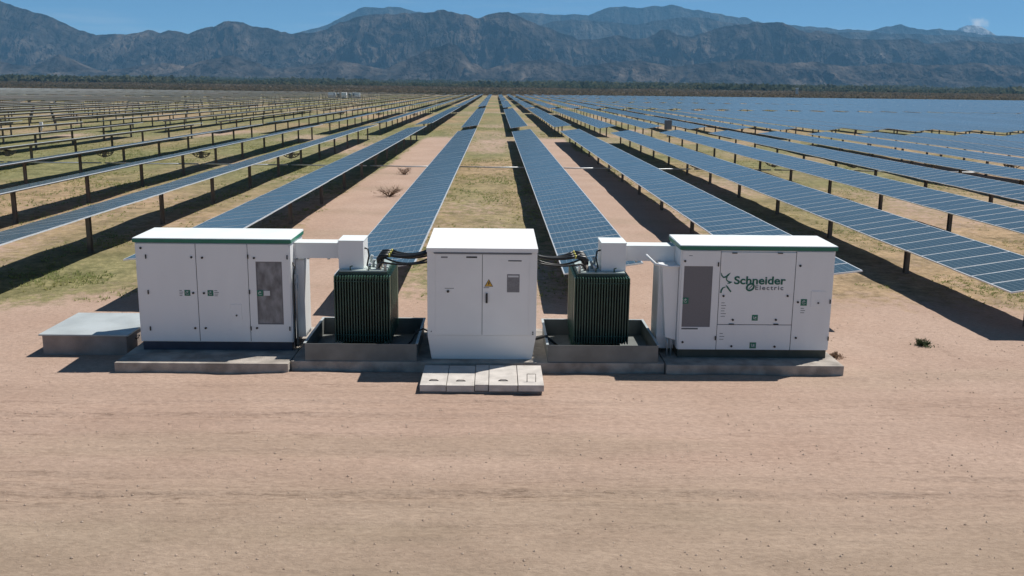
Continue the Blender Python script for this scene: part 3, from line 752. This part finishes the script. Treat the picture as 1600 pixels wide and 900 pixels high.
def text_part(name, body, x, z, height, width, y, material, parent, bold=0.0, spacing=1.0):
    cu = bpy.data.curves.new(name, 'FONT'); cu.body = body; cu.size = 1.0; cu.extrude = .004; cu.offset = bold; cu.space_character = spacing
    tmp = bpy.data.objects.new(name, cu); COL.objects.link(tmp)
    dg = bpy.context.evaluated_depsgraph_get(); me = bpy.data.meshes.new_from_object(tmp.evaluated_get(dg))
    COL.objects.unlink(tmp); bpy.data.objects.remove(tmp)
    co = np.empty(len(me.vertices)*3, np.float32); me.vertices.foreach_get('co', co); co = co.reshape(-1, 3)
    mn, mxv = co.min(0), co.max(0); sx_ = width/(mxv[0]-mn[0]); sz_ = height/(mxv[1]-mn[1])
    nv = np.stack([x+(co[:, 0]-mn[0])*sx_, y-co[:, 2]-.0045, z+(co[:, 1]-mn[1])*sz_], 1)
    me.vertices.foreach_set('co', nv.astype(np.float32).ravel()); me.materials.clear(); me.materials.append(material); me.update()
    return mesh_obj(name, me, parent)
text_part('lettering', 'Schneider', 1.08, 1.525, .165, 1.03, -.006, M['logo_green'], e2, .022)
text_part('lettering', 'Electric', 1.51, 1.415, .088, .56, -.006, M['logo_grey'], e2, .004, 1.25)
def ribbon(pts, ws, y, b):
    n = len(pts); Lp, Rp = [], []
    for i in range(n):
        a = Vector(pts[max(i-1, 0)]); c = Vector(pts[min(i+1, n-1)]); d = (c-a).normalized(); nn = Vector((-d.y, d.x))
        p = Vector(pts[i]); Lp.append(p+nn*ws[i]); Rp.append(p-nn*ws[i])
    for i in range(n-1): b.prism([Lp[i], Rp[i], Rp[i+1], Lp[i+1]], y-.0035, y+.001)
def lg(px, py):                                                # logo pixels of the enlarged photo -> panel
    X, Z = at_y(1100+px/11.43, 410+py/11.43, 18.45); return (X-IR.location.x, Z-IR.location.z)
b = B()
ribbon([lg(*q) for q in ((305,185),(318,235),(350,268),(395,255),(430,225),(470,185))], [.006, .012, .014, .017, .018, .004], -.006, b)
ribbon([lg(*q) for q in ((412,255),(398,290),(405,320),(440,345),(500,350))], [.008, .010, .011, .012, .004], -.0105, b)
ribbon([lg(*q) for q in ((500,350),(455,368),(415,372))], [.003, .013, .006], -.006, b)
ribbon([lg(*q) for q in ((298,545),(305,500),(335,455),(385,435))], [.016, .017, .014, .006], -.006, b)
ribbon([lg(*q) for q in ((392,405),(420,445),(478,525))], [.005, .017, .012], -.0105, b)
b.build('star_logo', M['logo_green'], e2)
b = B(); cc = (825, 440)
ring = [lg(cc[0]+62*math.cos(a)+18*math.sin(a), cc[1]-60*math.sin(a)) for a in np.linspace(0, 2*math.pi, 19)]
ribbon(ring, [.017]*19, -.012, b)
ribbon([lg(*q) for q in ((860,405),(800,470))], [.006, .006], -.017, b)
b.build('swirl_logo', M['logo_green'], e2)
# side unit with the sloping cover, angled conduit
B().box(-.36, -.005, .35, 1.05, .10, 1.86, .01).build('side_unit', M['white'], IR)
B().hull([(-.22, .12, .40), (-.01, .12, .34), (-.01, .345, .34), (-.22, .345, .40)], [(-.34, .12, 1.86), (-.01, .12, 1.86), (-.01, .345, 1.86), (-.34, .345, 1.86)]).build('side_cover', M['white'], IR)
B().tube([(-.62, .45, 2.02), (-.45, .25, 1.87), (-.25, .08, 1.86), (.0, .07, 1.86)], .028, 8).build('conduit', M['white'], IR)
for xo in (-.16, -.08): B().tube([(xo, .2, -.0), (xo, .2, .42)], .02, 7).build('conduit', M['galv'], IR)

# middle switchgear cabinet
SC = empty('switchgear_cabinet', (-1.30, 18.20, PAD_Z))
tag(SC, 'tall plain white double-door cabinet with a warning triangle, standing between the two transformers', 'cabinet')
wd, dp = 2.14, 2.30
B().hull([(.075, .07, 0), (wd-.075, .07, 0), (wd-.075, dp-.07, 0), (.075, dp-.07, 0)], [(0, 0, .50), (wd, 0, .50), (wd, dp, .50), (0, dp, .50)]).build('skirt', M['cream'], SC)
B().box(0, wd, .0, dp, .501, 2.165, .012).build('body', M['cream'], SC)
rf = B().hull([(-.012, -.02, 2.168), (wd+.012, -.02, 2.168), (wd+.012, dp+.02, 2.168), (-.012, dp+.02, 2.168)], [(-.012, -.02, 2.245), (wd+.012, -.02, 2.245), (wd+.012, dp+.02, 2.295), (-.012, dp+.02, 2.295)]).build('roof', M['cream'], SC)
B().box(.13, wd-.11, -.030, -.0005, 2.135, 2.158, .003).build('drip_rail', M['mesh_grey'], SC)
l_ = B().box(.165, 1.068, -.011, -.0005, .40+.115, 2.125, .005).build('door', M['cream'], SC)
r_ = B().box(1.078, 1.985, -.011, -.0005, .40+.115, 2.125, .005).build('door', M['cream'], SC)
B().box(1.0685, 1.0775, -.005, -.0002, .515, 2.125).build('door_gap', M['seam'], SC)
B().box(.76, .97, -.015, -.011, 2.055, 2.085).build('nameplate', M['black'], l_); B().box(.27, .40, -.013, -.011, 2.05, 2.08).build('label_plate', M['grey_sticker'], l_)
knob(.405, 1.39, -.011, l_, .026); B().box(.34, .52, -.013, -.011, 1.445, 1.455).build('small_print', M['logo_grey'], l_)
B().box(1.575, 1.835, -.015, -.011, 1.995, 2.015).build('nameplate', M['black'], r_)
st = B().box(1.555, 1.80, -.0135, -.011, 1.38, 1.74).build('sticker', M['grey_sticker'], r_)
B().box(1.575, 1.78, -.0155, -.0136, 1.68, 1.715).build('sticker_band', M['sticker'], st)
hd = B().box(1.14, 1.18, -.05, -.011, 1.165, 1.36, .01).build('handle', M['black'], r_)
tri = B().prism([(1.115, 1.49), (1.285, 1.49), (1.20, 1.64)], -.014, -.011).build('warning_triangle', M['black'], r_)
B().prism([(1.131, 1.4985), (1.269, 1.4985), (1.20, 1.622)], -.0165, -.0141).build('triangle_face', M['orange'], tri)
B().prism([(1.205, 1.60), (1.182, 1.553), (1.198, 1.553), (1.186, 1.51), (1.222, 1.565), (1.205, 1.565), (1.216, 1.60)], -.019, -.0166).build('lightning_mark', M['black'], tri)
B().box(1.10, 1.21, -.013, -.011, 1.462, 1.474).build('small_print', M['logo_grey'], r_)
for zz in (.535, .575): knob(2.075, zz, 0.0, SC, .013)
knob(.075, .58, 0.0, SC, .010)

# transformers in their drip trays
def drip_tray(loc, label):
    b = B(); wx, wy, hz_, t = 2.18, 2.12, .35, .012
    b.box(0, wx, 0, wy, 0, .012); b.box(0, wx, 0, t, .0121, hz_); b.box(0, wx, wy-t, wy, .0121, hz_); b.box(0, t, t, wy-t, .0121, hz_); b.box(wx-t, wx, t, wy-t, .0121, hz_)
    r = empty('drip_tray', loc); tag(r, label, 'drip tray', 'drip trays of the near station')
    b.build('pan', M['tray'], r)
    b = B(); b.box(-.03, wx+.03, wy-.02, wy+.03, hz_+.0005, hz_+.012); b.box(-.03, .02, 0, wy-.0205, hz_+.0005, hz_+.012); b.box(wx-.02, wx+.03, 0, wy-.0205, hz_+.0005, hz_+.012)
    b.build('rim', M['lid'], r)
    for xs_ in (.55, 1.35): B().box(xs_, xs_+.12, .25, wy-.25, .013, .085, .004).build('rail', M['tgreen'], r)
    return r
drip_tray((-3.69, 18.06, PAD_Z+.001), 'open dark steel tray holding the transformer beside the plain grey doors cabinet')
drip_tray((1.07, 18.06, PAD_Z+.001), 'open dark steel tray holding the transformer beside the lettered cabinet')
def shared(b, name, mt):
    o = b.build(name, mt); me = o.data; COL.objects.unlink(o); bpy.data.objects.remove(o); return me
FIN = shared(B().box(-.012, .012, 0, .20, 0, 1.36, .007), 'fin', M['tgreen'])
SIDE_FIN = shared(B().box(0, .075, -.012, .012, 0, 1.36, .007), 'fin', M['tgreen'])
def transformer(loc, label, flip):
    r = empty('transformer', loc); tag(r, label, 'transformer', 'transformers of the near station')
    s = -1 if flip else 1
    TX = lambda x: x*s
    def bx(b, x0, x1, *a):
        q = sorted((TX(x0), TX(x1))); return b.box(q[0], q[1], *a)
    DY = 1.62
    bx(B(), -.49, .49, .20, DY-.2, .10, 1.56, .01).build('tank', M['tgreen'], r)
    for q in (-.42, .30): bx(B(), q, q+.12, .15, DY-.15, .0, .0995, .004).build('skid', M['tgreen'], r)
    n = 21
    for i in range(n):
        for back in (0, 1):
            f = mesh_obj('fin', FIN, r); f.location = (-.545+1.09*i/(n-1), 0 if not back else DY-.199, .14)
    for i in range(22):
        for sd in (-1, 1):
            f = mesh_obj('fin', SIDE_FIN, r); f.location = (sd*.491, .24+(DY-.48)*i/21, .14); f.rotation_euler = (0, 0, R(180) if sd < 0 else 0)
    b = B(); b.tube([(-.56, -.004, 1.40), (.56, -.004, 1.40)], .008, 6); b.tube([(-.56, -.004, .30), (.56, -.004, .30)], .008, 6); b.build('fin_brace', M['tgreen'], r)
    bx(B(), -.47, .47, .17, DY-.17, 1.5605, 1.59, .004).build('cover', M['tgreen_top'], r)
    for q in (-.25, .12): B().tube([(TX(q), .19, 1.59), (TX(q), .19, 1.66), (TX(q)+.05, .19, 1.68)], .014, 6).build('lifting_lug', M['tgreen'], r)
    # oil valve at its foot
    B().tube([(TX(.45), .19, .16), (TX(.45), .02, .16), (TX(.45), -.02, .11)], .025, 7).build('drain_valve', M['tgreen'], r)
    # white low-voltage junction box towards the inverter
    jb = bx(B(), -.50, .0, .32, 1.02, 1.5905, 2.15, .01).build('junction_box', M['white'], r)
    bx(B(), -.51, .01, .31, 1.03, 2.1505, 2.17, .005).build('box_lid', M['white_roof'], jb)
    for k in range(3):
        yb = .35+.27*k
        q = TX(.30)
        B().tube([(q, yb, 1.58), (q, yb, 1.62), (q, yb, 1.625), (q, yb, 1.67), (q, yb, 1.675), (q, yb, 1.76)], [.06, .06, .045, .055, .04, .035], 10).build('bushing', M['porcelain'], r)
        el = B().tube([(q, yb, 1.72), (q, yb, 1.80), (TX(.34), yb, 1.85), (TX(.42), yb, 1.86), (TX(.52), yb, 1.87)], [.045, .052, .052, .045, .038], 9).build('cable_elbow', M['cable'], r)
        B().tube([(TX(.505), yb, 1.868), (TX(.535), yb, 1.873)], .042, 9).build('phase_band', M['yellow'], el)
    for k, (a, bb) in enumerate(((.12, .3), (.16, .6), (.45, .18), (.08, .88))):
        B().tube([(TX(a), bb, 1.58), (TX(a), bb, 1.66+.02*k), (TX(a+.03), bb, 1.72+.02*k)], .03, 8).build('fitting', M['galv'] if k % 2 == 0 else M['lid'], r)
    B().tube([(TX(.01), .45, 2.0), (TX(.08), .43, 1.98), (TX(.10), .42, 1.85), (TX(.06), .40, 1.65), (TX(.12), .40, 1.60)], .018, 7).build('loom', M['cable'], r)
    return r
TL = transformer((-2.63, 18.60, PAD_Z+.088), 'dark green finned transformer next to the cabinet with the plain grey doors', False)
TR = transformer((2.17, 18.60, PAD_Z+.088), 'dark green finned transformer next to the lettered cabinet', True)
def bus_duct(x0, x1, label):
    r = empty('bus_duct', (x0, 19.1, 2.06)); tag(r, label, 'bus duct', 'bus ducts of the near station'); w = x1-x0
    B().box(0, w, 0, .42, 0, .30, .008).build('duct', M['white'], r)
    B().box(-.0, w, -.012, .432, .3005, .318, .004).build('duct_cover', M['white_roof'], r)
    for q in (.0, w-.03): B().box(q, q+.03, -.014, -.0005, -.01, .298, .003).build('flange', M['cream'], r)
    for q in (.25, w-.25): B().box(q-.02, q+.02, .1, .3, -.045, -.0005).build('bracket', M['galv'], r)
bus_duct(-4.055, -3.135, 'white rectangular bus duct from the plain grey doors cabinet to its transformer')
bus_duct(2.675, 3.685, 'white rectangular bus duct from the lettered cabinet to its transformer')
for k in range(3):
    yb = 18.60+.35+.27*k
    p0 = (-2.63+.53, yb, PAD_Z+.088+1.873); p1 = (-1.29, 18.95+.18*k, 2.24)
    tag(B().tube(arc(p0, p1, .06+.02*k, 10), .034, 8).build('power_cable', M['cable']), 'thick black cable from the transformer beside the plain doors into the middle cabinet', 'cable', 'cables of the transformer by the plain doors')
    p0 = (2.17-.53, yb, PAD_Z+.088+1.873); p1 = (.83, 18.95+.18*k, 2.18-.02*k)
    tag(B().tube(arc(p0, p1, .05+.02*k, 10), .034, 8).build('power_cable', M['cable']), 'thick black cable from the transformer beside the lettered cabinet into the middle cabinet', 'cable', 'cables of the transformer by the lettered cabinet')
for k in range(3):
    yb = 18.72+.24*k
    for sx_, x0, x1, lab, grp in ((1, -2.30, -1.29, 'thin black cable sagging from the transformer beside the plain doors to the middle cabinet', 'thin cables by the plain doors'), (-1, 1.84, .83, 'thin black cable sagging from the transformer beside the lettered cabinet to the middle cabinet', 'thin cables by the lettered cabinet')):
        p0 = Vector((x0, yb, PAD_Z+.088+1.66)); p1 = Vector((x1, 18.6+.22*k, 2.10+.03*k)); mid_ = Vector((x0+.10*sx_, yb-.04, 2.06+.05*k))
        tag(B().tube([p0, p0.lerp(mid_, .6)+Vector((0, 0, .03)), mid_] + arc(mid_, p1, .05+.03*((k*2) % 3), 8)[1:], .020, 7).build('control_cable', M['cable']), lab, 'cable', grp)
tag(B().tube([(-1.29, 18.75, .62), (-1.42, 18.70, .70), (-1.55, 18.66, .66), (-1.66, 18.65, .45), (-1.85, 18.7, .27)], .018, 7).build('earth_cable', M['cable']), 'thin black cable looping from the middle cabinet into the plain side tray', 'cable')
tag(B().tube([(.85, 18.70, .50), (.98, 18.62, .56), (1.06, 18.58, .60), (1.16, 18.62, .50), (1.4, 18.8, .26)], .026, 7).build('earth_cable', M['cable']), 'black cable bundle looping from the middle cabinet into the lettered side tray', 'cable')

# cable pit covers in front of the middle cabinet
xs_div = [-1.345, -.855, -.340, -.080, .455, .935]
desc = ['pale concrete pit cover with a recessed grip, outermost towards the plain doors side', 'pale concrete pit cover with a recessed grip, second from the plain doors side', 'narrow pale concrete pit cover without a grip',
        'pale concrete pit cover with a recessed grip, beside the narrow one', 'pale concrete pit cover with an upright wire handle']
for k in range(5):
    x0, x1 = xs_div[k]+.006, xs_div[k+1]-.006
    dy = (.0, .015, -.01, .03, .07)[k]; zt = (.165, .165, .175, .18, .195)[k]
    r = empty('pit_cover', ((x0+x1)/2, 16.66-dy, 0)); tag(r, desc[k], 'pit cover', 'covers of the cable pit'); hw = (x1-x0)/2
    B().box(-hw, hw, 0, 1.27, zt-.12, zt, .008).build('slab', M['slab'], r)
    if k in (0, 1, 3):
        B().box(-.09, .09, .245, .285, zt+.0005, zt+.004).build('grip', M['seam'], r)
        B().tube([(-.08, .265, zt+.004), (-.05, .265, zt+.022), (.05, .265, zt+.022), (.08, .265, zt+.004)], .008, 6).build('grip_bar', M['post'], r)
    if k == 4:
        B().tube([(-.07, .20, zt), (-.07, .24, zt+.14), (.09, .24, zt+.14), (.09, .20, zt)], .008, 6).build('wire_handle', M['post'], r)
b = B(); b.box(-1.34, .90, 16.68, 16.80, -.2, .044); b.box(-1.34, -1.24, 16.8005, 17.99, -.2, .044); b.box(.80, .90, 16.8005, 17.99, -.2, .044)
tag(b.build('cable_pit', M['vault']), 'low concrete rim of the cable pit under the pale covers', 'cable pit')

# concrete vault with a metal lid
CV = empty('concrete_vault', (-9.30, 19.08, 0)); tag(CV, 'low square concrete vault with a flat pale metal lid beside the plain grey doors cabinet', 'concrete vault')
B().box(.02, 1.74, .02, 1.86, -.2, .40, .015).build('chamber', M['vault'], CV)
B().box(-.03, 1.80, -.03, 1.90, .4005, .432, .004).build('lid', M['lid'], CV)
B().tube([(1.745, .5, .22), (1.79, .5, .22), (1.79, .62, .26), (1.745, .62, .26)], .010, 6).build('side_handle', M['black'], CV)

# ------------------------------------------------------------------ second station far away in the field
def far_copy(src, loc, label, group):
    c = copy_tree(src); c.location = loc; c['label'] = label; c['group'] = group
    return c
fx, fy = -66.0, 425.0
far_copy(IL, (fx-7.1, fy+.7, .2), 'tiny white cabinet with plain doors at the distant station in the field', 'cabinets of the distant station')
far_copy(IR, (fx+3.7, fy+.4, .2), 'tiny white lettered cabinet at the distant station in the field', 'cabinets of the distant station')
far_copy(SC, (fx-1.3, fy+.2, .2), 'tiny tall middle cabinet at the distant station in the field', 'cabinets of the distant station')
far_copy(TL, (fx-2.63, fy+.6, .2), 'tiny dark transformer at the distant station in the field', 'transformers of the distant station')
far_copy(TR, (fx+2.17, fy+.6, .2), 'tiny dark transformer at the distant station in the field', 'transformers of the distant station')
tag(B().box(fx-7.5, fx+7, fy, fy+2.8, -.3, .2, .02).build('concrete_pad', M['concrete']), 'concrete pad under the distant station in the field', 'concrete pad')

# ------------------------------------------------------------------ small things in the field
CB = empty('combiner_box', (20.4, 113.5, 0)); tag(CB, 'grey combiner box on a post with a white pump unit, at the cross lane', 'combiner box')
B().box(-.05, .05, -.05, .05, -.2, 1.0).build('post', M['galv'], CB)
B().box(-.42, .42, -.16, .16, .85, 1.95, .02).build('cabinet', M['mesh_grey'], CB)
B().box(-.15, .65, -.5, -.17, .05, .70, .03).build('unit', M['cream'], CB)
disc(B(), .30, .38, -.5, .19, .03, 16).build('fan', M['black'], CB)
MK = empty('marker_post', (-51.8, 111.0, 0)); tag(MK, 'small white box on a short post among the edge-on tables', 'marker post')
B().box(-.05, .05, -.05, .05, -.2, .35).build('post', M['galv'], MK); B().box(-.17, .17, -.12, .12, .3501, 1.0, .02).build('box', M['cream'], MK)
X, Z = at_y(1245, 146, 900)
TW = empty('water_tower', (X, 900, float(gz(X, 900)))); tag(TW, 'pale slim tower standing in the far scrub', 'tower')
B().hull([(-1.3, -1.3, -.5), (1.3, -1.3, -.5), (1.3, 1.3, -.5), (-1.3, 1.3, -.5)], [(-.9, -.9, 5.2), (.9, -.9, 5.2), (.9, .9, 5.2), (-.9, .9, 5.2)]).build('shaft', M['slab'], TW)
B().box(-1.2, 1.2, -1.2, 1.2, 5.2005, 6.4, .1).build('tank', M['cream'], TW)

def dry_shrub(loc, rad, hgt, n, label, mt, seed):
    rr = random.Random(seed); r = empty('dry_shrub' if mt is M['dry'] else 'green_shrub', (loc[0], loc[1], float(gz(loc[0], loc[1]))))
    tag(r, label, 'shrub')
    b = B()
    for k in range(n):
        a = rr.uniform(0, 6.28); q = rad*rr.uniform(.35, 1); h_ = hgt*rr.uniform(.5, 1)
        p0 = Vector((.05*math.cos(a), .05*math.sin(a), -.02)); p2 = Vector((q*math.cos(a), q*math.sin(a), h_)); p1 = p0.lerp(p2, .5)+Vector((rr.uniform(-.06, .06), rr.uniform(-.06, .06), .05))
        b.tube([p0, p1, p2], [.016, .010, .003], 4)
        for j in range(3):
            s_ = p1.lerp(p2, rr.uniform(0, .8)); e_ = s_+Vector((rr.uniform(-.15, .15), rr.uniform(-.15, .15), rr.uniform(.03, .16)))*(rad/.5)
            b.tube([s_, e_], [.008, .003], 4)
    b.build('twigs', mt, r)
    n2 = 60 if mt is M['dry'] else 90
    cx = np.array([rr.gauss(0, rad*.45) for _ in range(n2)]); cy = np.array([rr.gauss(0, rad*.45) for _ in range(n2)])
    o = leaf_mass('leaves', cx, cy, np.full(n2, hgt*.8), np.full(n2, .10), 2, mt, seed, zfun=lambda a, c: a*0, qs=.25); o.parent = r
    return r
dry_shrub((-5.77, 61.0), .55, .45, 26, 'dry brown shrub on the sandy lane near the drive shaft', M['dry'], 3)
dry_shrub((-5.35, 48.3), .80, .40, 36, 'wide low dry shrub beside the edge of a blue solar table on the sandy lane', M['dry'], 4)
dry_shrub((9.56, 20.3), .20, .10, 26, 'small green plant on the bare sand beyond the lettered cabinet', M['leaf'], 5)
dry_shrub((7.25, 19.3), .12, .10, 10, 'small dry plant at the corner of the concrete pad', M['dry'], 6)

# grass tufts (uncountable)
def tufts():
    n = 260000
    y = 24 + 116*rng.uniform(0, 1, n)**1.25; x = rng.uniform(-.62, .62, n)*y
    p = veg(x, y)*np.clip(fbm(x*.5, y*.3, 4, 91)*1.6+.5, 0, 1.2)
    k = rng.uniform(0, 1, n) < np.clip((p-.22)*.8, 0, 1); x, y = x[k], y[k]
    n = len(x); nb = 5
    h = rng.uniform(.03, .10, n)*np.where(x > 9, .65, 1); a = rng.uniform(0, 6.28, (n, nb)); l = rng.uniform(.02, .10, (n, nb))
    z = gz(x, y)
    bx_ = x[:, None]+.03*np.cos(a); by_ = y[:, None]+.03*np.sin(a)
    w = .018
    v0 = np.stack([bx_-w*np.sin(a), by_+w*np.cos(a), np.broadcast_to(z[:, None]-.01, a.shape)], -1)
    v1 = np.stack([bx_+w*np.sin(a), by_-w*np.cos(a), np.broadcast_to(z[:, None]-.01, a.shape)], -1)
    v2 = np.stack([bx_+l*np.cos(a), by_+l*np.sin(a), z[:, None]+h[:, None]*rng.uniform(.6, 1.1, a.shape)], -1)
    v = np.stack([v0, v1, v2], 2).reshape(-1, 3)
    return np_mesh('grass', v, np.arange(len(v)).reshape(-1, 3), [M['grass']])
tag(mesh_obj('grass', tufts()), 'short dry yellow green grass between the solar rows', 'grass', kind='stuff')
# pebbles
def pebbles():
    n = 9000
    y = 9.3 + 15*rng.uniform(0, 1, n)**1.1; x = rng.uniform(-.62, .62, n)*y
    keep = ~((np.abs(x) < 7.6) & (y > 16.5) & (y < 21)); x, y = x[keep], y[keep]; n = len(x)
    s = .004 + .020*rng.uniform(0, 1, n)**5
    z = gz(x, y)
    oc = np.array([(1,0,0),(0,1,0),(-1,0,0),(0,-1,0),(0,0,1),(0,0,-1)], float)
    v = oc[None]*rng.uniform(.6, 1.25, (n, 6, 1))*np.array([1, 1, .65])*s[:, None, None]
    v = v + np.stack([x, y, z+s*.25], -1)[:, None]
    f = np.array([(0,1,4),(1,2,4),(2,3,4),(3,0,4),(1,0,5),(2,1,5),(3,2,5),(0,3,5)])
    F = (f[None]+np.arange(n)[:, None, None]*6).reshape(-1, 3)
    return np_mesh('pebbles', v.reshape(-1, 3), F, [M['stone']])
tag(mesh_obj('pebbles', pebbles()), 'small stones scattered over the sandy road', 'pebbles', kind='stuff')

# ------------------------------------------------------------------ haze
hz = B().box(-12000, 12000, -400, 11200, -60, 1000).build('haze', M['white'])
hz.data.materials.clear()
HM = bpy.data.materials.new('haze'); HM.use_nodes = True
t = HM.node_tree; t.nodes.clear()
ho = t.nodes.new('ShaderNodeOutputMaterial'); pvn = t.nodes.new('ShaderNodeVolumePrincipled')
pvn.inputs['Color'].default_value = (.27, .62, 1.0, 1); pvn.inputs['Density'].default_value = 8.4e-5; pvn.inputs['Anisotropy'].default_value = 0.0
t.links.new(pvn.outputs[0], ho.inputs['Volume'])
hz.data.materials.append(HM)
tag(hz, 'thin blue haze over the plain and mountains', 'haze', kind='stuff')
